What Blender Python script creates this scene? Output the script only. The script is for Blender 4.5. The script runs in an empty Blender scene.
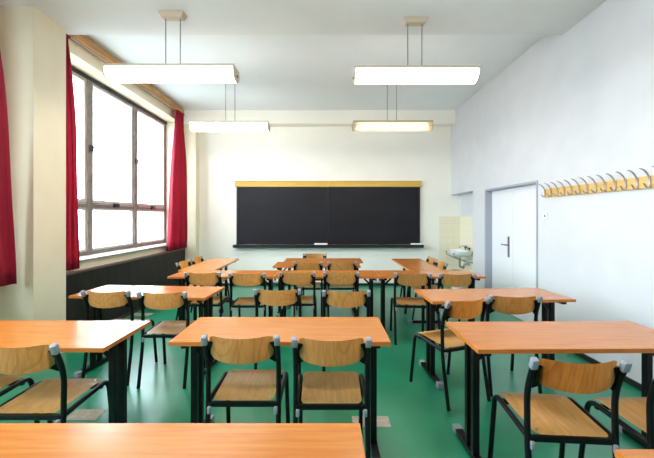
import bpy, bmesh, math, random
from mathutils import Vector, Matrix
random.seed(7)
S = bpy.context.scene
C = S.collection

# ------------------------------------------------------------------ camera, world, exposure
F = 340.0                                   # focal length in pixels of a 654 px wide frame
EYE = 1.49
cam = bpy.data.cameras.new('camera'); camo = bpy.data.objects.new('camera', cam); C.objects.link(camo)
camo.location = (0, 0, EYE); camo.rotation_euler = (math.pi/2, 0, 0)
cam.sensor_width = 36; cam.lens = F/654*36; cam.shift_y = -12/654; cam.clip_start = .05
S.camera = camo

world = bpy.data.worlds.new('overcast_sky'); S.world = world; world.use_nodes = True
bg = world.node_tree.nodes['Background']
bg.inputs[0].default_value = (.76, .89, 1, 1); bg.inputs[1].default_value = 11.0
S.view_settings.view_transform = 'Standard'; S.view_settings.look = 'None'
S.view_settings.gamma = 1; S.view_settings.use_curve_mapping = False
S.view_settings.exposure = 0.74
def portal(y0, y1, z0, z1, x):
    l = bpy.data.lights.new('window_portal', 'AREA'); l.shape = 'RECTANGLE'
    l.size = y1-y0; l.size_y = z1-z0; l.cycles.is_portal = True
    o = bpy.data.objects.new('window_portal', l); C.objects.link(o)
    o.matrix_world = Matrix(((0,0,-1,x),(1,0,0,(y0+y1)/2),(0,-1,0,(z0+z1)/2),(0,0,0,1)))
portal(3.62, 6.98, .98, 3.44, -3.40)
portal(-.69, 2.68, .98, 3.44, -3.40)

# ------------------------------------------------------------------ materials
def srgb(r, g, b):
    f = lambda c: (c/255)/12.92 if c/255 <= .04045 else ((c/255+.055)/1.055)**2.4
    return (f(r), f(g), f(b), 1)
def mat(name, col, rough=.5, metal=0, spec=.5):
    m = bpy.data.materials.new(name); m.use_nodes = True
    b = m.node_tree.nodes['Principled BSDF']
    b.inputs['Base Color'].default_value = col; b.inputs['Roughness'].default_value = rough
    b.inputs['Metallic'].default_value = metal; b.inputs['Specular IOR Level'].default_value = spec
    return m
def noise_col(m, c1, c2, scale=(1,1,1), nscale=5, detail=4, lo=.3, hi=.7, bump=0, dist=0, rand=True, bumpdist=.002):
    nt = m.node_tree; N = nt.nodes; L = nt.links; b = N['Principled BSDF']
    tc = N.new('ShaderNodeTexCoord'); mp = N.new('ShaderNodeMapping'); mp.inputs['Scale'].default_value = scale
    nz = N.new('ShaderNodeTexNoise'); nz.inputs['Scale'].default_value = nscale; nz.inputs['Detail'].default_value = detail
    nz.inputs['Distortion'].default_value = dist
    L.new(tc.outputs['Object'], mp.inputs['Vector'])
    if rand:
        oi = N.new('ShaderNodeObjectInfo'); mu = N.new('ShaderNodeMath'); mu.operation = 'MULTIPLY'; mu.inputs[1].default_value = 37
        L.new(oi.outputs['Random'], mu.inputs[0]); L.new(mu.outputs[0], mp.inputs['Location'])
    L.new(mp.outputs[0], nz.inputs['Vector'])
    cr = N.new('ShaderNodeValToRGB'); cr.color_ramp.elements[0].position = lo; cr.color_ramp.elements[1].position = hi
    cr.color_ramp.elements[0].color = c1; cr.color_ramp.elements[1].color = c2
    L.new(nz.outputs['Fac'], cr.inputs['Fac']); L.new(cr.outputs[0], b.inputs['Base Color'])
    if bump:
        bp = N.new('ShaderNodeBump'); bp.inputs['Strength'].default_value = bump; bp.inputs['Distance'].default_value = bumpdist
        L.new(nz.outputs['Fac'], bp.inputs['Height']); L.new(bp.outputs[0], b.inputs['Normal'])
    return m
def add_rings(m, scale, c, fac=.35):
    """cathedral grain of rotary-cut ply over the base colour"""
    nt = m.node_tree; N = nt.nodes; L = nt.links; b = N['Principled BSDF']
    src = b.inputs['Base Color'].links[0].from_socket
    mp = [n for n in N if n.type == 'MAPPING'][0]; tc = [n for n in N if n.type == 'TEX_COORD'][0]
    m2 = N.new('ShaderNodeMapping'); m2.inputs['Scale'].default_value = scale
    oi = N.new('ShaderNodeObjectInfo'); L.new(tc.outputs['Object'], m2.inputs['Vector'])
    mu = N.new('ShaderNodeMath'); mu.operation = 'MULTIPLY'; mu.inputs[1].default_value = 11
    L.new(oi.outputs['Random'], mu.inputs[0]); L.new(mu.outputs[0], m2.inputs['Location'])
    nz = N.new('ShaderNodeTexNoise'); nz.inputs['Scale'].default_value = 1; nz.inputs['Detail'].default_value = 1
    L.new(m2.outputs[0], nz.inputs['Vector'])
    a = N.new('ShaderNodeMath'); a.operation = 'MULTIPLY'; a.inputs[1].default_value = 26; L.new(nz.outputs['Fac'], a.inputs[0])
    f = N.new('ShaderNodeMath'); f.operation = 'FRACT'; L.new(a.outputs[0], f.inputs[0])
    cr = N.new('ShaderNodeValToRGB'); e = cr.color_ramp.elements
    e[0].position = 0; e[0].color = (fac, fac, fac, 1); e[1].position = .28; e[1].color = (0, 0, 0, 1)
    L.new(f.outputs[0], cr.inputs[0])
    mx = N.new('ShaderNodeMixRGB'); mx.inputs[2].default_value = c
    L.new(cr.outputs[0], mx.inputs[0]); L.new(src, mx.inputs[1]); L.new(mx.outputs[0], b.inputs['Base Color'])
    return m

M = {}
M['wall'] = noise_col(mat('wall_paint', (1,1,1,1), .7), srgb(212,212,215), srgb(218,218,221), nscale=3, bump=.1, rand=False)
M['cream'] = noise_col(mat('cream_paint', (1,1,1,1), .6), srgb(228,217,190), srgb(234,224,199), nscale=3, bump=.1, rand=False)
M['backwall'] = noise_col(mat('back_wall_paint', (1,1,1,1), .7), srgb(243,240,230), srgb(247,245,236), nscale=2, bump=.08, rand=False)
M['ceil'] = noise_col(mat('ceiling_paint', (1,1,1,1), .8), srgb(236,242,248), srgb(240,246,251), nscale=2, rand=False)
M['wains'] = noise_col(mat('dark_panel_paint', (1,1,1,1), .5, 0, .25), srgb(18,14,13), srgb(40,35,32), scale=(1,9,1), nscale=2.5, detail=6, bump=.2)
M['rail'] = noise_col(mat('rail_wood', (1,1,1,1), .5), srgb(150,100,45), srgb(196,148,84), scale=(9,.8,9), nscale=4, detail=5)
M['ledgewood'] = mat('ledge_paint', srgb(92,70,66), .35)
M['frame'] = noise_col(mat('window_frame_paint', (1,1,1,1), .5), srgb(108,98,93), srgb(144,133,126), nscale=6, detail=4)
M['sash'] = noise_col(mat('sash_paint', (1,1,1,1), .45), srgb(180,176,172), srgb(206,202,198), nscale=6)
M['sill'] = mat('sill_paint', srgb(158,155,150), .4)
M['latch'] = mat('latch_metal', srgb(40,40,44), .35, .6)
M['black'] = mat('black_tube_paint', srgb(4,4,6), .42, 0, .3)
M['capgrey'] = mat('grey_plastic', srgb(142,146,153), .4)
M['rivet'] = mat('rivet_steel', srgb(190,180,165), .3, .8)
M['table'] = noise_col(mat('table_laminate', (1,1,1,1), .22), srgb(181,105,43), srgb(202,130,60), scale=(1.4,22,22), nscale=3.2, detail=5, lo=.25, hi=.75)
M['edge'] = noise_col(mat('table_edge', (1,1,1,1), .4), srgb(186,104,36), srgb(205,124,48), scale=(2,2,2), nscale=3)
M['plyback'] = add_rings(noise_col(mat('ply_backrest', (1,1,1,1), .38), srgb(200,150,84), srgb(217,172,106), scale=(30,30,2), nscale=2.2, detail=4), (3,3,1.1), srgb(158,104,46), .4)
M['plyseat'] = add_rings(noise_col(mat('ply_seat', (1,1,1,1), .3), srgb(230,166,92), srgb(243,190,118), scale=(30,2,30), nscale=2.2, detail=4), (3.5,.9,3), srgb(180,130,86), .25)
M['board'] = noise_col(mat('blackboard_slate', (1,1,1,1), .5, 0, .28), srgb(16,15,22), srgb(27,26,34), scale=(1,1,3), nscale=1.5, detail=6)
M['boardframe'] = mat('board_frame_black', srgb(16,16,18), .4)
M['header'] = noise_col(mat('board_header_wood', (1,1,1,1), .45), srgb(204,160,62), srgb(222,182,86), scale=(1,20,20), nscale=3)
M['chalk'] = mat('chalk_white', srgb(238,238,236), .8)
M['spongeg'] = mat('eraser_felt', srgb(120,122,126), .9)
M['curtain'] = noise_col(mat('curtain_fabric', (1,1,1,1), .75), srgb(140,8,40), srgb(166,14,52), scale=(40,40,6), nscale=2, detail=3)
M['door'] = mat('door_white', srgb(238,239,242), .38)
M['doorframe'] = mat('door_frame_grey', srgb(168,173,186), .4)
M['steel'] = mat('brushed_steel', srgb(196,194,200), .4, .8)
M['handle'] = mat('door_handle_metal', srgb(130,136,148), .35, .7)
M['rack'] = noise_col(mat('coat_rack_wood', (1,1,1,1), .42), srgb(212,166,86), srgb(232,192,116), scale=(10,1,14), nscale=3)
M['ceramic'] = mat('sink_ceramic', srgb(240,240,238), .15)
M['chrome'] = mat('chrome', srgb(185,188,192), .12, 1)
M['tile'] = mat('wall_tile_cream', srgb(240,233,208), .2)
M['grout'] = mat('tile_grout', srgb(214,208,190), .8)
M['plastic'] = mat('white_plastic', srgb(236,236,234), .4)
M['cable'] = mat('cable_grey', srgb(70,72,76), .5)
M['base'] = mat('baseboard_black', srgb(34,34,36), .4)
M['patch'] = noise_col(mat('floor_patch_vinyl', (1,1,1,1), .5), srgb(158,152,136), srgb(186,178,160), nscale=30)
M['lamphouse'] = mat('lamp_housing_beige', srgb(206,190,168), .45)
M['lamphouse_aged'] = mat('lamp_housing_aged', srgb(160,146,126), .45)
M['wire'] = mat('lamp_rod_grey', srgb(140,142,136), .4, .5)

def thin_cloth(m, col, f):
    nt = m.node_tree; N = nt.nodes; b = N['Principled BSDF']; o = [n for n in N if n.type == 'OUTPUT_MATERIAL'][0]
    t = N.new('ShaderNodeBsdfTranslucent'); t.inputs[0].default_value = col; mx = N.new('ShaderNodeMixShader'); mx.inputs[0].default_value = f
    nt.links.new(b.outputs[0], mx.inputs[1]); nt.links.new(t.outputs[0], mx.inputs[2]); nt.links.new(mx.outputs[0], o.inputs[0])
thin_cloth(M['curtain'], srgb(225, 46, 105), .28)
def floor_mat():
    m = noise_col(mat('green_linoleum', (1,1,1,1), .24), srgb(14,122,88), srgb(26,144,107), nscale=2.2, detail=8, bump=.1, rand=False, bumpdist=.002)
    N = m.node_tree.nodes; L = m.node_tree.links; b = N['Principled BSDF']
    nz = N.new('ShaderNodeTexNoise'); nz.inputs['Scale'].default_value = 60; nz.inputs['Detail'].default_value = 3
    tc = [n for n in N if n.type == 'TEX_COORD'][0]; L.new(tc.outputs['Object'], nz.inputs['Vector'])
    mr = N.new('ShaderNodeMapRange'); mr.inputs['To Min'].default_value = .26; mr.inputs['To Max'].default_value = .32
    L.new(nz.outputs['Fac'], mr.inputs['Value']); L.new(mr.outputs[0], b.inputs['Roughness'])
    bp = [n for n in N if n.type == 'BUMP'][0]
    b2 = N.new('ShaderNodeBump'); b2.inputs['Strength'].default_value = .05; b2.inputs['Distance'].default_value = .002
    L.new(nz.outputs['Fac'], b2.inputs['Height']); L.new(bp.outputs[0], b2.inputs['Normal']); L.new(b2.outputs[0], b.inputs['Normal'])
    b.inputs['Specular IOR Level'].default_value = 1.0
    return m
M['floor'] = floor_mat()
def glass_mat():
    m = bpy.data.materials.new('window_glass'); m.use_nodes = True; nt = m.node_tree; nt.nodes.clear()
    o = nt.nodes.new('ShaderNodeOutputMaterial'); mx = nt.nodes.new('ShaderNodeMixShader'); mx.inputs[0].default_value = .06
    t = nt.nodes.new('ShaderNodeBsdfTransparent'); t.inputs[0].default_value = (.96,.98,.98,1)
    g = nt.nodes.new('ShaderNodeBsdfGlossy'); g.inputs['Roughness'].default_value = .02
    nt.links.new(t.outputs[0], mx.inputs[1]); nt.links.new(g.outputs[0], mx.inputs[2]); nt.links.new(mx.outputs[0], o.inputs[0])
    return m
M['glass'] = glass_mat()
def emit(name, col, s):
    m = bpy.data.materials.new(name); m.use_nodes = True; nt = m.node_tree; nt.nodes.clear()
    o = nt.nodes.new('ShaderNodeOutputMaterial'); e = nt.nodes.new('ShaderNodeEmission')
    e.inputs[0].default_value = col; e.inputs[1].default_value = s; nt.links.new(e.outputs[0], o.inputs[0]); return m
M['diffuser'] = emit('lamp_diffuser_lit', (1,.94,.86,1), 13.2)
M['tube'] = emit('fluorescent_tube_lit', (1,.86,.62,1), 7.0)
def diff_aged():
    m = bpy.data.materials.new('lamp_diffuser_clear'); m.use_nodes = True; nt = m.node_tree; nt.nodes.clear()
    o = nt.nodes.new('ShaderNodeOutputMaterial'); mx = nt.nodes.new('ShaderNodeMixShader'); mx.inputs[0].default_value = .45
    t = nt.nodes.new('ShaderNodeBsdfTransparent'); t.inputs[0].default_value = (1,.95,.85,1)
    g = nt.nodes.new('ShaderNodeBsdfTranslucent'); g.inputs[0].default_value = (.85,.78,.62,1)
    nt.links.new(t.outputs[0], mx.inputs[1]); nt.links.new(g.outputs[0], mx.inputs[2]); nt.links.new(mx.outputs[0], o.inputs[0])
    return m
M['diffuser_clear'] = diff_aged()

# ------------------------------------------------------------------ helpers
def bx(bm, x0, x1, y0, y1, z0, z1):
    v = [bm.verts.new((x, y, z)) for x in (x0, x1) for y in (y0, y1) for z in (z0, z1)]
    for f in ((0,1,3,2),(4,6,7,5),(0,4,5,1),(2,3,7,6),(0,2,6,4),(1,5,7,3)): bm.faces.new([v[i] for i in f])
def bar(bm, a, b, w, h, up=(0,0,1)):
    a = Vector(a); b = Vector(b); d = (b-a).normalized(); s = d.cross(Vector(up)).normalized()*w/2; u = s.cross(d).normalized()*h/2
    v = [bm.verts.new(p+q) for p in (a, b) for q in (-s-u, s-u, s+u, -s+u)]
    for f in ((3,2,1,0),(4,5,6,7),(0,1,5,4),(1,2,6,5),(2,3,7,6),(3,0,4,7)): bm.faces.new([v[i] for i in f])
def rounded(pts, r, n=5):
    pts = [Vector(p) for p in pts]; out = [pts[0]]
    for i in range(1, len(pts)-1):
        a, p, b = pts[i-1], pts[i], pts[i+1]
        rr = min(r, (a-p).length*.48, (b-p).length*.48)
        s = p+(a-p).normalized()*rr; e = p+(b-p).normalized()*rr
        for k in range(n+1):
            t = k/n; out.append(s*(1-t)**2+p*2*t*(1-t)+e*t*t)
    out.append(pts[-1]); return out
def tube(bm, pts, r, seg=10, r2=None):
    pts = [Vector(p) for p in pts]; rings = []; n0 = None
    for i, p in enumerate(pts):
        d = (pts[min(i+1, len(pts)-1)]-pts[max(i-1, 0)]).normalized()
        if n0 is None:
            n0 = d.cross(Vector((1,0,0))); n0 = n0 if n0.length > .1 else d.cross(Vector((0,1,0)))
        n0 = (n0-d*n0.dot(d)).normalized(); b = d.cross(n0)
        rings.append([bm.verts.new(p+(n0*math.cos(t)+b*math.sin(t))*r) for t in (2*math.pi*k/seg for k in range(seg))])
    for a, b in zip(rings, rings[1:]):
        for k in range(seg): bm.faces.new((a[k], a[(k+1)%seg], b[(k+1)%seg], b[k]))
    bm.faces.new(rings[0][::-1]); bm.faces.new(rings[-1])
def lathe(bm, prof, seg=20, cx=0, cy=0):
    rings = [[bm.verts.new((cx+r*math.cos(2*math.pi*k/seg), cy+r*math.sin(2*math.pi*k/seg), z)) for k in range(seg)] for r, z in prof]
    for a, b in zip(rings, rings[1:]):
        for k in range(seg): bm.faces.new((a[k], a[(k+1)%seg], b[(k+1)%seg], b[k]))
    bm.faces.new(rings[0][::-1]); bm.faces.new(rings[-1])
def mesh(bm, m, bevel=0, smooth=False, name='mesh'):
    bmesh.ops.recalc_face_normals(bm, faces=bm.faces)
    if bevel: bmesh.ops.bevel(bm, geom=list(bm.edges), offset=bevel, segments=2, affect='EDGES', profile=.5)
    me = bpy.data.meshes.new(name); bm.to_mesh(me); bm.free(); me.materials.append(m)
    if smooth: me.polygons.foreach_set('use_smooth', [True]*len(me.polygons))
    if smooth == 'angle': me.set_sharp_from_angle(angle=math.radians(40))
    return me
def obj(name, me, parent=None, loc=None, rz=None):
    o = bpy.data.objects.new(name, me); C.objects.link(o); o.parent = parent
    if loc: o.location = loc
    if rz is not None: o.rotation_euler = (0, 0, rz)
    return o
def box(name, m, dims, parent=None, bevel=0):
    bm = bmesh.new(); bx(bm, *dims); return obj(name, mesh(bm, m, bevel, name=name), parent)
def boxes(name, m, lst, parent=None):
    bm = bmesh.new()
    for d in lst: bx(bm, *d)
    return obj(name, mesh(bm, m, name=name), parent)
def empty(name, loc=(0,0,0), rz=0):
    o = bpy.data.objects.new(name, None); C.objects.link(o); o.location = loc; o.rotation_euler = (0,0,rz)
    o.empty_display_size = .1; return o
def tag(o, label, cat, group=None):
    o['label'] = label; o['category'] = cat
    if group: o['group'] = group
    return o
def struct(o, label=None):
    o['kind'] = 'structure'
    if label: o['label'] = label
    return o
def dup(root, loc, rz):
    def rec(o, p):
        c = o.copy(); C.objects.link(c); c.parent = p
        for k in o.children: rec(k, c)
        return c
    r = rec(root, None); r.location = loc; r.rotation_euler = (0,0,rz); return r

# ------------------------------------------------------------------ room shell
XR, YB, ZC, YF = 2.70, 7.40, 3.74, -3.2
XP, XW, XN, XG = -2.91, -3.05, -3.27, -3.34            # pillar face, wall face, window plane
struct(box('floor', M['floor'], (-3.6, 3.2, YF-.2, YB+.2, -.1, 0)), 'green linoleum classroom floor')
struct(box('ceiling', M['ceil'], (-3.6, 3.2, YF-.2, YB+.2, ZC, ZC+.15)), 'white plaster ceiling')
M['beam'] = noise_col(mat('beam_paint', (1,1,1,1), .8), srgb(231,235,238), srgb(236,240,243), nscale=2, rand=False)
trim = struct(box('trim_1', M['beam'], (-3.3, XR, 3.05, 3.90, 3.58, ZC)), 'wide ceiling beam carrying the two front lamps')
struct(box('trim_2', M['backwall'], (XW, XR, 7.15, YB, 3.455, ZC)), 'low beam along the top of the blackboard wall')
wb = struct(box('wall_back', M['backwall'], (-3.6, 2.95, YB, YB+.2, 0, ZC)), 'cream white wall behind the blackboard')
struct(box('wall_front', M['wall'], (-3.6, 3.2, YF-.2, YF, 0, ZC)), 'white wall behind the camera')
D0, D1, DZ = 4.35, 5.80, 1.96               # double door opening
N0, NZ = 6.29, 1.975                        # wash-basin niche
wr = struct(boxes('wall_right', M['wall'], [
    (XR, 2.95, YF, D0, 0, ZC), (XR, 2.95, D0, D1, DZ, ZC), (XR, 2.95, D1, N0, 0, ZC), (XR, 2.90, N0, YB, NZ, ZC),
    (2.90, 3.0, N0, YB, 0, ZC), (2.95, 3.0, D0-.1, N0, 0, ZC)]), 'white side wall with double door and coat rack')
W = [(3.61, 7.00), (-.70, 2.69)]            # window bays along the left wall
ZS, ZT = .97, 3.45
wl = struct(boxes('wall_left', M['cream'], [
    (-3.6, XW, 3.37, YB, 0, ZS-.03), (-3.6, XW, 3.37, YB, ZT, ZC), (-3.6, XN, YF, 3.37, 0, ZS-.03), (-3.6, XN, YF, 3.37, ZT, ZC),
    (-3.6, XW, W[0][1], YB, ZS-.03, ZT), (-3.6, XN, W[1][1], 3.37, ZS-.03, ZT), (-3.6, XW, 3.37, W[0][0], ZS-.03, ZT), (-3.6, XN, YF, W[1][0], ZS-.03, ZT)]),
    'cream window wall on the left')
struct(box('pillar', M['cream'], (XW, XP, 3.37, 3.79, 0, 3.58)), 'cream pillar between the two windows')
struct(box('pillar', M['cream'], (XW, -2.775, 7.2, YB, 0, 3.455)), 'narrow cream corner pillar beside the blackboard wall')
w = struct(box('trim_3', M['wains'], (XW, -3.0, 3.79, 7.19, .0, .815)), 'dark grey panelling below the window')
box('ledge', M['ledgewood'], (XW, -2.985, 3.79, 7.19, .815, .84), w, .004)
struct(boxes('baseboard_right', M['base'], [(XR-.014, XR, YF, D0-.05, 0, .055), (XR-.014, XR, D1+.05, N0, 0, .055)]))
struct(box('baseboard_back', M['base'], (-2.775, 2.44, YB-.014, YB, 0, .05)))
struct(box('baseboard_left', M['base'], (-3.0, -2.988, 3.79, 7.2, 0, .05)))

struct(box('ground', mat('ground_asphalt', srgb(134,136,134), .9), (-90, -5, -60, 80, -4.2, -4.0)), 'pale ground far below outside the windows')

# cream tiles round the wash basin, one by one
bm = bmesh.new(); bx(bm, -.0735, .0735, -.006, 0, -.0735, .0735); tile_me = mesh(bm, M['tile'], .0015, name='tile')
g1 = box('tile_grout', M['grout'], (2.445, 2.90, YB-.004, YB, 0, 1.5), wb)
for i in range(3):
    for k in range(10): obj('tile', tile_me, wb, (2.5195+i*.15, YB-.003, .075+k*.15))
g2 = box('tile_grout', M['grout'], (2.896, 2.90, N0, YB-.008, 0, 1.5), wr)
for i in range(7):
    for k in range(10): obj('tile', tile_me, wr, (2.897, YB-.085-i*.15, .075+k*.15), -math.pi/2)

# ------------------------------------------------------------------ windows
def build_window(name, y0, y1, label, xw=XW):
    n = 3; st = (y1-y0)/n; x1 = XG+.03; x0 = XG-.05
    fr = boxes(name, M['frame'], [(x0, x1, y0, y1, ZS-.03, ZS+.045), (x0, x1, y0, y1, ZT-.055, ZT), (x0, x1, y0, y0+.055, ZS+.045, ZT-.055), (x0, x1, y1-.055, y1, ZS+.045, ZT-.055)])
    struct(fr, label)
    box('window_sill', M['sill'], (x1, xw+.035, y0, y1, ZS-.03, ZS-.005), fr, .004)
    box('head_strip', M['latch'], (x1, x1+.02, y0+.01, y1-.01, ZT-.06, ZT-.015), fr)
    zt = 1.655
    box('transom', M['frame'], (x0, x1, y0+.055, y1-.055, zt-.035, zt+.035), fr)
    for k in (1, 2):
        ym = y0+st*k
        box('mullion', M['frame'], (x0, x1+.012, ym-.045, ym+.045, ZS+.045, ZT-.055), fr)
        l = box('latch', M['latch'], (x1+.012, x1+.045, ym-.02, ym+.02, 2.40, 2.49), fr, .005)
        box('latch_lever', M['latch'], (x1+.03, x1+.055, ym-.012, ym+.075, 2.455, 2.475), l, .003)
    for k in range(n):
        a = y0+st*k+(.055 if k == 0 else .045); b = y0+st*(k+1)-(.055 if k == n-1 else .045)
        for lo, hi, wdt in ((ZS+.045, zt-.035, .032), (zt+.035, ZT-.055, .045)):
            xs0, xs1 = XG-.03, XG+.02
            sa = boxes('sash', M['sash'], [(xs0, xs1, a, b, lo, lo+wdt), (xs0, xs1, a, b, hi-wdt, hi), (xs0, xs1, a, a+wdt, lo+wdt, hi-wdt), (xs0, xs1, b-wdt, b, lo+wdt, hi-wdt)], fr)
            box('pane', M['glass'], (XG-.008, XG-.003, a+wdt, b-wdt, lo+wdt, hi-wdt), sa)
        # opener gear on the transom
        g = box('opener', M['latch'], (x1, x1+.035, (a+b)/2-.05, (a+b)/2+.07, zt-.02, zt+.045), fr, .006)
        box('opener_rod', M['steel'], (x1+.005, x1+.017, a+.05, b-.05, zt+.012, zt+.024), g)
    return fr
build_window('window_1', *W[0], 'wide six-pane window with grey brown frame beside the blackboard')
build_window('window_2', *W[1], 'wide six-pane window on the camera side of the pillar', XN)

# ------------------------------------------------------------------ curtains and their rails
def curtain(name, yt0, yt1, yb0, yb1, x, ztop, zbot, folds, label, amp=.045):
    bm = bmesh.new(); nu, nv = folds*10, 16; g = []
    rnd = random.Random(name+label); ph = [rnd.uniform(-.5, .5) for _ in range(folds+1)]
    for j in range(nv+1):
        v = j/nv; z = ztop+(zbot-ztop)*v; row = []
        e = v**.7
        for i in range(nu+1):
            u = i/nu; f = u*folds; p = ph[int(f) % len(ph)]
            y = (yt0+(yb0-yt0)*e)*(1-u)+(yt1+(yb1-yt1)*e)*u
            xx = x+amp*(.55+.45*v)*math.sin(2*math.pi*f+.8*math.sin(3*v+p))+.008*math.sin(9*v+5*u)
            row.append(bm.verts.new((xx, y+.01*math.sin(2*math.pi*f*2+v*4), z+.008*math.sin(2*math.pi*f)*v)))
        g.append(row)
    for j in range(nv):
        for i in range(nu): bm.faces.new((g[j][i], g[j][i+1], g[j+1][i+1], g[j+1][i]))
    me = mesh(bm, M['curtain'], smooth=True, name=name)
    o = obj(name, me); so = o.modifiers.new('thick', 'SOLIDIFY'); so.thickness = .006
    tag(o, label, 'curtain', 'red window curtains')
    bm = bmesh.new(); bx(bm, x-.03, x+.03, yt0, yt1, ztop-.005, ztop+.02)
    obj('heading_tape', mesh(bm, M['curtain'], name='heading_tape'), o)
    return o
curtain('curtain', 6.62, 6.92, 6.20, 7.04, -2.93, 3.56, .86, 3, 'crimson curtain gathered at the far end of the window by the blackboard wall', .085)
curtain('curtain', 3.83, 3.94, 3.83, 4.12, -3.0, 3.56, .87, 3, 'crimson curtain gathered against the cream pillar, between pillar and window', .03)
curtain('curtain', 2.30, 3.03, 2.30, 3.28, -3.005, 3.50, .85, 4, 'crimson curtain at the left edge of the photo, on the camera side of the pillar', .04)
r = tag(box('curtain_rail', M['rail'], (-3.05, -2.94, 3.90, 7.0, 3.60, 3.70), None, .004), 'wooden curtain rail above the window with crimson curtains', 'curtain rail')
box('track', M['steel'], (-3.01, -2.985, 3.91, 6.99, 3.588, 3.60), r)
r = tag(box('curtain_rail', M['rail'], (-3.05, -2.94, -.3, 3.05, 3.60, 3.70), None, .004), 'wooden curtain rail above the window nearest the camera', 'curtain rail')

# ------------------------------------------------------------------ pendant lamps
def lamp(xc, y, zceil, length, label, aged=False, ztop=3.01):
    t = empty('pendant_lamp', (xc, y, ztop)); tag(t, label, 'lamp', 'pendant classroom lamps')
    hl = length/2; hw, dp = .105, .112; house = M['lamphouse_aged'] if aged else M['lamphouse']
    bm = bmesh.new(); bx(bm, -hl, hl, -hw-.006, hw+.006, -.016, .012); obj('housing', mesh(bm, house, .004), t)
    n = 14; prof = [(-hw*math.cos(math.pi*k/n)*(1 if True else 0), -.016-dp*math.sin(math.pi*k/n)**.75) for k in range(n+1)]
    bm = bmesh.new(); A = [bm.verts.new((-hl+.012, a, b)) for a, b in prof]; B = [bm.verts.new((hl-.012, a, b)) for a, b in prof]
    for k in range(n): bm.faces.new((A[k], A[k+1], B[k+1], B[k]))
    obj('diffuser', mesh(bm, M['diffuser_clear'] if aged else M['diffuser'], smooth=True), t)
    for s in (-1, 1):
        bm = bmesh.new(); P = [[bm.verts.new((s*(hl-.012+q), a*1.03, -.016+(b+.016)*1.03)) for a, b in prof] for q in (0, .014)]
        bm.faces.new(P[0]); bm.faces.new(P[1][::-1])
        for k in range(n): bm.faces.new((P[0][k], P[0][k+1], P[1][k+1], P[1][k]))
        bm.faces.new((P[0][0], P[1][0], P[1][n], P[0][n]))
        e = obj('end_plate', mesh(bm, house), t)
        bm = bmesh.new(); bar(bm, (s*(hl+.002), 0, -.075), (s*(hl+.014), 0, -.075), .02, .02); obj('screw', mesh(bm, M['wire']), e)
        bm = bmesh.new(); tube(bm, [(s*.075, 0, .01), (s*.075, 0, zceil-ztop-.045)], .0055, 8); obj('rod', mesh(bm, M['wire'], smooth='angle'), t)
    if aged:
        for yy in (-.05, .05):
            bm = bmesh.new(); tube(bm, [(-hl+.07, yy, -.07), (hl-.07, yy, -.07)], .014, 10); obj('tube', mesh(bm, M['tube'], smooth=True), t)
    bm = bmesh.new(); h = zceil-ztop
    q = [[bm.verts.new((sx*a, sy*b, z)) for sx, sy in ((-1,-1),(1,-1),(1,1),(-1,1))] for a, b, z in ((.10,.04,h-.05),(.128,.055,h-.005),(.128,.055,h))]
    for a, b in zip(q, q[1:]):
        for k in range(4): bm.faces.new((a[k], a[(k+1)%4], b[(k+1)%4], b[k]))
    bm.faces.new(q[0][::-1]); bm.faces.new(q[-1]); obj('ceiling_rose', mesh(bm, M['lamphouse'], .003), t)
    return t
lamp(-1.585, 3.50, 3.58, 1.31, 'bright pendant lamp hanging nearest the window from the ceiling beam')
lamp(.93, 3.60, 3.58, 1.29, 'bright pendant lamp hanging from the ceiling beam on the door side', ztop=3.035)
lamp(-1.57, 5.52, ZC, 1.26, 'smaller looking bright pendant lamp farther back, above the left half of the blackboard wall')
lamp(1.05, 5.50, ZC, 1.27, 'dim pendant lamp with see-through cover and visible tubes, above the right of the blackboard', True)

lamp(-1.60, 1.50, ZC, 1.34, 'pendant lamp over the front tables on the window side, above the picture')
lamp(.93, 1.50, ZC, 1.34, 'pendant lamp over the front tables on the door side, above the picture')

# ------------------------------------------------------------------ blackboard
bb = empty('blackboard', (0, YB, .84)); tag(bb, 'wide black slate blackboard with yellow wood header on the back wall', 'blackboard')
def pb(name, m, d, par=bb, bev=.003):
    return box(name, M[m], (d[0], d[1], d[2]-YB, d[3]-YB, d[4]-.84, d[5]-.84), par, bev)
BX0, BX1, BM = -1.955, 2.01, .025
pb('writing_panel', 'board', (BX0+.03, BM-.008, YB-.05, YB-.0, .9, 2.135)); pb('writing_panel', 'board', (BM+.008, BX1-.03, YB-.05, YB-.0, .9, 2.135))
pb('frame_bar', 'boardframe', (BX0, BX0+.03, YB-.06, YB, .88, 2.14)); pb('frame_bar', 'boardframe', (BX1-.03, BX1, YB-.06, YB, .88, 2.14)); pb('frame_bar', 'boardframe', (BM-.008, BM+.008, YB-.056, YB, .9, 2.135))
for a, b in ((BX0-.03, BM-.001), (BM+.001, BX1+.03)):
    h = pb('header', 'header', (a, b, YB-.07, YB, 2.142, 2.25)); pb('header_cap', 'header', (a, b, YB-.085, YB, 2.251, 2.268), h)
lg = pb('chalk_ledge', 'boardframe', (BX0-.05, BX1+.05, YB-.16, YB, .835, .868)); pb('ledge_lip', 'boardframe', (BX0-.05, BX1+.05, YB-.172, YB-.16, .835, .90), lg)
def eraser(x, label, w=.28):
    o = box('board_eraser', M['chalk'], (-w/2, w/2, -.035, .035, .012, .06), None, .006); o.location = (x, YB-.11, .868)
    box('felt_pad', M['spongeg'], (-w/2+.005, w/2-.005, -.032, .032, 0, .012), o); tag(o, label, 'eraser', 'erasers on the chalk ledge')
eraser(-.13, 'white eraser on the chalk ledge at the middle of the blackboard'); eraser(1.94, 'white eraser at the door-side end of the chalk ledge')
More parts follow.
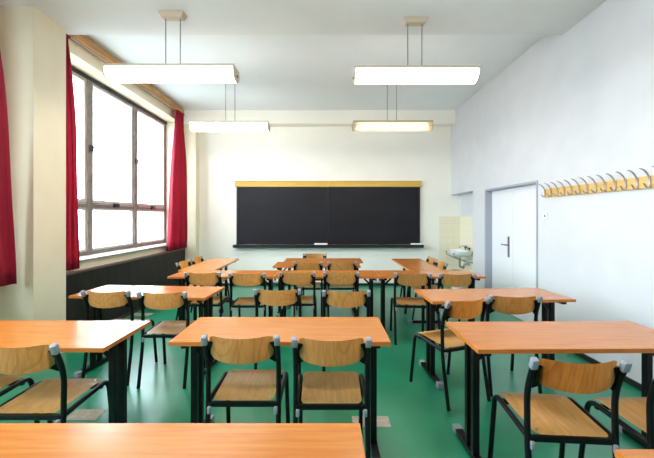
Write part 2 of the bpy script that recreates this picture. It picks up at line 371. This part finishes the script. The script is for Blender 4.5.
for x, l in ((-1.72, 'white chalk stick lying near the window-side end of the chalk ledge'), (-1.58, 'shorter white chalk stick on the chalk ledge, closer to the middle')):
    bm = bmesh.new(); tube(bm, [(-.05, 0, .016), (.05, .004, .016)], .016, 8); o = obj('chalk_stick', mesh(bm, M['chalk'], smooth='angle'), None, (x, YB-.115, .868)); tag(o, l, 'chalk', 'chalk sticks')

# ------------------------------------------------------------------ door, coat rack, switch, basin
dr = struct(boxes('door_1', M['doorframe'], [(XR-.010, XR+.20, D0, D0+.028, 0, DZ), (XR-.010, XR+.20, D1-.028, D1, 0, DZ), (XR-.010, XR+.20, D0+.028, D1-.028, DZ-.028, DZ)]), 'white double door in a grey steel frame')
ym = 5.15
for a, b in ((D0+.03, ym-.002), (ym+.002, D1-.03)):
    lf = box('door_leaf', M['door'], (XR+.10, XR+.14, a, b, .006, DZ-.03), dr, .003)
    if a > 5:
        hp = box('handle_plate', M['handle'], (XR+.092, XR+.10, a+.06, a+.11, .87, 1.19), dr, .003)
        bm = bmesh.new(); tube(bm, rounded([(XR+.095, a+.085, 1.06), (XR+.045, a+.085, 1.06), (XR+.045, a+.20, 1.06)], .02), .010, 8); obj('lever', mesh(bm, M['handle'], smooth='angle'), hp)
    else: box('meeting_strip', M['door'], (XR+.092, XR+.10, b-.03, b+.0, .006, DZ-.03), lf)
rk = empty('coat_rack', (XR, 3.4, 1.78)); tag(rk, 'long pale wood coat rack with curved steel hooks on the right wall', 'coat rack')
bm = bmesh.new(); bx(bm, -.022, 0, -1.3, .80, -.05, .052); obj('board', mesh(bm, M['rack'], .003), rk)
def strap(pts, w=.019, t=.005):
    bm = bmesh.new(); pts = [Vector(p) for p in pts]; rows = []
    for i, p in enumerate(pts):
        d = (pts[min(i+1, len(pts)-1)]-pts[max(i-1, 0)]).normalized(); n = Vector((0,1,0)).cross(d)
        ww = w*(1 if 0 < i < len(pts)-1 else .6)
        rows.append([bm.verts.new(p+Vector((0, s*ww/2, 0))+n*q*t/2) for s, q in ((-1,-1),(1,-1),(1,1),(-1,1))])
    for a, b in zip(rows, rows[1:]):
        for k in range(4): bm.faces.new((a[k], a[(k+1)%4], b[(k+1)%4], b[k]))
    bm.faces.new(rows[0][::-1]); bm.faces.new(rows[-1]); return mesh(bm, M['steel'], smooth='angle')
def bez(a, b, c, n=7): return [tuple(a[i]*(1-t)**2+b[i]*2*t*(1-t)+c[i]*t*t for i in range(3)) for t in (k/n for k in range(n+1))]
hook_me = strap(bez((-.115, 0, .115), (-.045, 0, .105), (-.027, 0, .02))+bez((-.027, 0, -.0), (-.026, 0, -.05), (-.05, 0, -.045), 5)[1:]+[(-.075, 0, -.01)])
for k in range(16): obj('hook', hook_me, rk, (0, .768-.1125*k, 0))
sw = box('light_switch', M['plastic'], (XR-.012, XR, 4.155, 4.235, 1.46, 1.545), None, .003); tag(sw, 'small white switch plate with dark button below the coat rack end', 'switch')
box('button', M['latch'], (XR-.018, XR-.012, 4.185, 4.203, 1.492, 1.512), sw)

sk = empty('wash_basin', (2.89, 6.88, .79)); tag(sk, 'white ceramic wash basin with tap in the tiled niche', 'sink')
bm = bmesh.new()
def ring(hw, dx0, dx1, z, n=24):
    out = []
    for k in range(n):
        t = 2*math.pi*k/n; c, s = math.cos(t), math.sin(t); p = 3.2
        ex = abs(c)**(2/p)*(1 if c > 0 else -1); ey = abs(s)**(2/p)*(1 if s > 0 else -1)
        out.append(bm.verts.new(((dx0+dx1)/2+(dx1-dx0)/2*ex, hw*ey, z)))
    return out
R = [ring(.18, -.34, -.06, -.085), ring(.25, -.375, -.02, -.05), ring(.275, -.40, -.006, .0), ring(.28, -.405, -.006, .03), ring(.255, -.38, -.09, .03), ring(.22, -.35, -.10, -.01), ring(.12, -.27, -.14, -.055)]
for a, b in zip(R, R[1:]):
    for k in range(24): bm.faces.new((a[k], a[(k+1)%24], b[(k+1)%24], b[k]))
bm.faces.new(R[0][::-1]); bm.faces.new(R[-1]); obj('basin', mesh(bm, M['ceramic'], smooth='angle'), sk)
bm = bmesh.new(); tube(bm, rounded([(-.05, 0, .03), (-.05, 0, .12), (-.2, 0, .10), (-.2, 0, .07)], .04), .013, 8); tp = obj('tap', mesh(bm, M['chrome'], smooth='angle'), sk)
for s in (-1, 1):
    bm = bmesh.new(); lathe(bm, [(.012, .03), (.012, .06), (.026, .065), (.026, .085), (.012, .09)], 10, -.05, s*.09); obj('tap_knob', mesh(bm, M['latch'], smooth='angle'), tp)
    bm = bmesh.new(); tube(bm, rounded([(-.41, s*.20, .0), (-.40, s*.20, -.07), (-.15, s*.20, -.19), (-.008, s*.20, -.20)], .05), .010, 8); obj('bracket', mesh(bm, M['capgrey'], smooth='angle'), sk)
bm = bmesh.new(); tube(bm, rounded([(-.2, 0, -.12), (-.2, 0, -.30), (-.12, 0, -.34), (-.12, 0, -.26), (-.004, 0, -.26)], .03), .022, 10); obj('waste_pipe', mesh(bm, M['chrome'], smooth='angle'), sk)
bn = empty('waste_bin', (2.66, 6.93, 0)); tag(bn, 'white waste bin with dark rim standing below the wash basin', 'bin')
bm = bmesh.new(); lathe(bm, [(.11, 0), (.14, .37), (.128, .37), (.10, .02)], 20); obj('body', mesh(bm, M['ceramic'], smooth='angle'), bn)
bm = bmesh.new(); lathe(bm, [(.145, .371), (.145, .40), (.125, .40), (.125, .371)], 20); obj('rim', mesh(bm, M['handle'], smooth='angle'), bn)

for x, l in ((-1.12, 'white wall socket box low on the back wall below the left half of the blackboard'), (1.05, 'white wall socket box low on the back wall below the right half of the blackboard'), (2.33, 'white wall socket box low on the back wall near the tiles')):
    o = box('wall_socket', M['plastic'], (-.17, .17, -.05, 0, -.05, .05), None, .006); o.location = (x, YB, .135); tag(o, l, 'socket', 'sockets along the back wall')
    for dx in (-.09, .0, .09): box('outlet', M['cable'], (dx-.022, dx+.022, -.054, -.05, -.022, .022), o)
    bm = bmesh.new(); tube(bm, rounded([(-.12, -.03, -.05), (-.14, -.05, -.09), (.05, -.09, -.115), (.16, -.03, -.08), (.12, -.03, -.05)], .03), .007, 6); obj('cable', mesh(bm, M['cable'], smooth=True), o)
for (x0, x1, y0, y1), l in (((-1.93, -1.70, 2.49, 2.63), 'beige patch on the floor beside the chair at the left front table'), ((.185, .455, 2.41, 2.54), 'beige patch on the floor by the right leg of the centre table'), ((-2.98, -2.68, 5.12, 5.26), 'beige patch on the floor against the dark window panelling')):
    o = box('floor_patch', M['patch'], (x0, x1, y0, y1, 0, .003)); tag(o, l, 'floor patch', 'patches on the linoleum')

# ------------------------------------------------------------------ tables
TL, TD, TH = 1.30, .50, .76
def make_table():
    t = empty('school_table'); hx, hy = TL/2, TD/2
    bm = bmesh.new(); bx(bm, -hx+.004, hx-.004, -hy+.004, hy-.004, TH-.024, TH); obj('tabletop', mesh(bm, M['table']), t)
    bm = bmesh.new()
    o = [(-hx,-hy),(hx,-hy),(hx,hy),(-hx,hy)]; i = [(-hx+.004,-hy+.004),(hx-.004,-hy+.004),(hx-.004,hy-.004),(-hx+.004,hy-.004)]
    V = [[bm.verts.new((x, y, z)) for x, y in L] for L, z in ((o, TH-.001), (o, TH-.024), (i, TH-.024), (i, TH-.001))]
    for a in range(4):
        for k in range(4): bm.faces.new((V[a][k], V[a][(k+1)%4], V[(a+1)%4][(k+1)%4], V[(a+1)%4][k]))
    obj('edge_band', mesh(bm, M['edge']), t)
    for s in (-1, 1):
        x = s*(hx-.075)
        for yy in (-.045, .045):
            bm = bmesh.new(); bx(bm, x-.02, x+.02, yy-.02, yy+.02, .045, TH-.055); obj('leg', mesh(bm, M['black'], .004), t)
        bm = bmesh.new(); bx(bm, x-.025, x+.025, -hy+.05, hy-.05, .012, .045); f = obj('foot', mesh(bm, M['black'], .005), t)
        for q in (-1, 1):
            y0, y1 = sorted((q*(hy-.055), q*(hy+.005)))
            bm = bmesh.new(); bx(bm, x-.028, x+.028, y0, y1, 0, .048); obj('foot_cap', mesh(bm, M['capgrey'], .008), f)
        bm = bmesh.new(); bx(bm, x-.02, x+.02, -hy+.04, hy-.04, TH-.055, TH-.025); obj('support_rail', mesh(bm, M['black'], .003), t)
        bm = bmesh.new(); bar(bm, (x-s*.015, -.045, TH-.14), (x-s*.11, -.045, TH-.045), .022, .012, (0,1,0)); obj('brace', mesh(bm, M['black']), t)
    bm = bmesh.new(); bx(bm, -hx+.096, hx-.096, -.02, .02, TH-.05, TH-.025); obj('beam', mesh(bm, M['black'], .003), t)
    return t
tab0 = make_table(); used = []
def table(x0, yf, x1, label, rz=0, depth=TD):
    """centre front edge at ((x0+x1)/2, yf)"""
    xc = (x0+x1)/2; loc = (xc-math.sin(rz)*depth/2, yf+math.cos(rz)*depth/2, 0)
    if used: t = dup(tab0, loc, rz)
    else: t = tab0; t.location = loc; t.rotation_euler.z = rz; used.append(1)
    tag(t, label, 'table', 'classroom tables'); return t
table(-1.183, .705, .117, 'wooden table with no chairs showing, filling the bottom left of the photo')
table(.905, .57, 2.205, 'wooden table whose corner just enters the bottom right of the photo')
table(-2.55, 1.90, -1.24, 'wooden table at the left edge by the pillar, its top mirroring the window', -.012)
table(-.925, 1.985, .372, 'wooden table in the centre foreground with two chairs pushed under it')
table(.835, 1.88, 2.13, 'wooden table at the right edge, foremost of those along the white side wall', .012)
table(-2.39, 3.11, -1.11, 'wooden table beside the dark panelling, in the second row on the window side', -.07)
table(.92, 2.975, 2.20, 'wooden table in the second row on the door side', .06)
table(-1.955, 4.16, -.655, 'window-side table of the three joined end to end')
table(-.653, 4.16, .647, 'middle table of the three joined end to end')
table(.649, 4.16, 1.949, 'door-side table of the three joined end to end')
def side_table(xc, y0, label):
    t = table(xc, 0, xc, label); t.location = (xc, y0+TL/2, 0); t.rotation_euler.z = math.pi/2; return t
side_table(-1.795, 4.67, 'wooden table turned lengthwise with two chairs on its window side')
side_table(1.385, 4.67, 'wooden table turned lengthwise with two chairs on its wash basin side')
table(-.79, 5.03, .485, 'nearer of the two teacher tables pushed together in front of the blackboard')
table(-.70, 5.535, .575, 'farther of the two teacher tables, right below the blackboard')

# ------------------------------------------------------------------ chairs (origin: floor point below the backrest caps, facing +Y)
def make_chair():
    t = empty('school_chair'); hw = .2
    # seat: dished plywood, rounded corners
    bm = bmesh.new(); n = 14; w2, y0, y1 = .181, .040, .435; g = []
    for j in range(n+1):
        row = []
        for i in range(n+1):
            u, v = i/n*2-1, j/n*2-1
            x = u*w2*(.97+.03*v); y = (y0+y1)/2+v*(y1-y0)/2
            a = max(abs(u)-.86, 0)/.14; b = max(abs(v)-.86, 0)/.14
            if a > 0 and b > 0:
                d = math.hypot(a, b)
                if d > 1: x -= (u > 0 and 1 or -1)*(a-a/d)*.14*w2; y -= (v > 0 and 1 or -1)*(b-b/d)*.14*(y1-y0)/2
            dish = -.013*math.exp(-((u*1.5)**2+((v-.05)*1.7)**2)) - (.012*max(v-.75, 0)/.25)
            row.append(bm.verts.new((x, y, .462+.004*v+dish)))
        g.append(row)
    for j in range(n):
        for i in range(n): bm.faces.new((g[j][i], g[j][i+1], g[j+1][i+1], g[j+1][i]))
    r = bmesh.ops.solidify(bm, geom=list(bm.faces), thickness=.011)
    st = obj('seat', mesh(bm, M['plyseat'], smooth='angle'), t)
    bm = bmesh.new(); lathe(bm, [(.006, 0), (.005, .002), (.0, .0025)][:2], 8); rm = mesh(bm, M['rivet'])
    for sx in (-1, 1):
        for yy, z in ((.08, .4585), (.385, .4645)): obj('rivet', rm, st, (sx*.145, yy, z))
    # backrest: curved ply
    bm = bmesh.new(); n, m = 16, 5; g = []
    for j in range(m+1):
        row = []
        for i in range(n+1):
            u = i/n*2-1; v = j/m
            zb = .704-.020*(1-u*u)+.018*max(abs(u)-.86, 0)/.14
            zt = .835-.006*(1-u*u)-.01*max(abs(u)-.9, 0)/.1
            z = zb+(zt-zb)*v
            row.append(bm.verts.new((u*.176, .022-.048*(1-u*u)-.018*(v-.5)-.0, z)))
        g.append(row)
    for j in range(m):
        for i in range(n): bm.faces.new((g[j][i], g[j][i+1], g[j+1][i+1], g[j+1][i]))
    bmesh.ops.solidify(bm, geom=list(bm.faces), thickness=.010)
    bk = obj('backrest', mesh(bm, M['plyback'], smooth='angle'), t)
    for s in (-1, 1):
        bm = bmesh.new(); tube(bm, rounded([(s*hw, -.015, 0), (s*hw, .055, .36), (s*hw, .062, .66), (s*hw, .003, .80)], .10), .0145, 10)
        obj('rear_leg', mesh(bm, M['black'], smooth='angle'), t)
        bm = bmesh.new(); tube(bm, rounded([(s*hw, .055, .436), (s*hw, .425, .452), (s*(hw+.006), .485, 0)], .065, 7), .0142, 10)
        obj('front_leg', mesh(bm, M['black'], smooth='angle'), t)
        bm = bmesh.new()
        bx(bm, -.0155, .0155, -.0155, .0155, -.032, .022); me = mesh(bm, M['capgrey'], .005, 'angle')
        o = obj('tube_cap', me, t, (s*hw, -.003, .815)); o.rotation_euler.x = .38
        bm = bmesh.new(); P = [(s*.186, .058, .665), (s*.186, .008, .80), (s*.186, .03, .80), (s*.186, .078, .70)]
        P2 = [(s*.150, .024, .70), (s*.150, .008, .795), (s*.150, .018, .797), (s*.150, .032, .705)]
        A = [bm.verts.new(p) for p in P]; B = [bm.verts.new(p) for p in P2]
        bm.faces.new(A); bm.faces.new(B[::-1])
        for k in range(4): bm.faces.new((A[k], A[(k+1)%4], B[(k+1)%4], B[k]))
        br = obj('bracket', mesh(bm, M['black']), t)
        bm = bmesh.new(); bx(bm, -.010, .010, -.010, .010, -.02, .02); obj('stacking_lug', mesh(bm, M['capgrey'], .005, True), t, (s*.187, .035, .405))
    for yy, nm in ((.052, 'rear_crossbar'), (.38, 'front_crossbar')):
        bm = bmesh.new(); bx(bm, -hw+.005, hw-.005, yy-.011, yy+.011, .418, .444); obj(nm, mesh(bm, M['black'], .003), t)
    return t
ch0 = make_chair(); cu = []
def chair(x, y, label, deg=0, group='classroom chairs'):
    if cu: t = dup(ch0, (x, y, 0), math.radians(deg))
    else: t = ch0; t.location = (x, y, 0); t.rotation_euler.z = math.radians(deg); cu.append(1)
    tag(t, label, 'chair', group)
chair(-.475, 1.875, 'bent plywood chair tucked under the centre foreground table, the one nearer the window')
chair(.025, 1.845, 'bent plywood chair tucked under the centre foreground table, the one nearer the door')
chair(-1.60, 1.75, 'bent plywood chair at the left edge table, seat in full view beside the pillar')
chair(-2.13, 1.79, 'bent plywood chair cut off by the left edge, only a seat corner showing')
chair(1.16, 1.565, 'large bent plywood chair in the right foreground with wavy grain on its backrest', -4)
chair(1.70, 1.52, 'bent plywood chair cut off by the right edge of the photo', 1)
chair(-.45, 3.09, 'bent plywood chair behind the centre foreground table, standing free, the one nearer the window')
chair(.172, 3.03, 'bent plywood chair behind the centre foreground table, standing free, the one nearer the door')
chair(-1.965, 3.02, 'bent plywood chair at the second row window-side table, backed by dark panelling')
chair(-1.44, 2.97, 'bent plywood chair at the second row window-side table, its seat glaring in window light')
chair(1.12, 2.70, 'bent plywood chair turned askew at the second row door-side table', 20)
chair(1.565, 2.83, 'bent plywood chair at the second row door-side table, in front of the white wall', -3)
chair(-1.47, 4.02, 'bent plywood chair of the joined row, first from the window')
chair(-.935, 3.97, 'bent plywood chair of the joined row, second from the window')
chair(-.353, 4.05, 'bent plywood chair of the joined row, third from the window')
chair(.17, 4.05, 'bent plywood chair of the joined row, fourth from the window')
chair(1.0, 3.96, 'bent plywood chair of the joined row, second from the door side', -5)
chair(1.507, 3.93, 'bent plywood chair of the joined row, closest to the door')
chair(-2.14, 5.06, 'bent plywood chair on the window side of the lengthwise table, nearer the camera', -90)
chair(-2.11, 5.51, 'bent plywood chair on the window side of the lengthwise table, nearer the blackboard', -90)
chair(1.69, 5.46, 'bent plywood chair on the wash basin side of the lengthwise table, nearer the blackboard', 90)
chair(1.69, 5.01, 'bent plywood chair on the wash basin side of the lengthwise table, nearer the camera', 90)
chair(-.277, 4.96, 'bent plywood chair at the teacher tables facing the blackboard, the one nearer the window')
chair(.22, 4.96, 'bent plywood chair at the teacher tables facing the blackboard, the one nearer the door')
chair(-.22, 6.11, 'teacher chair of pale plywood facing the class below the blackboard', 180)
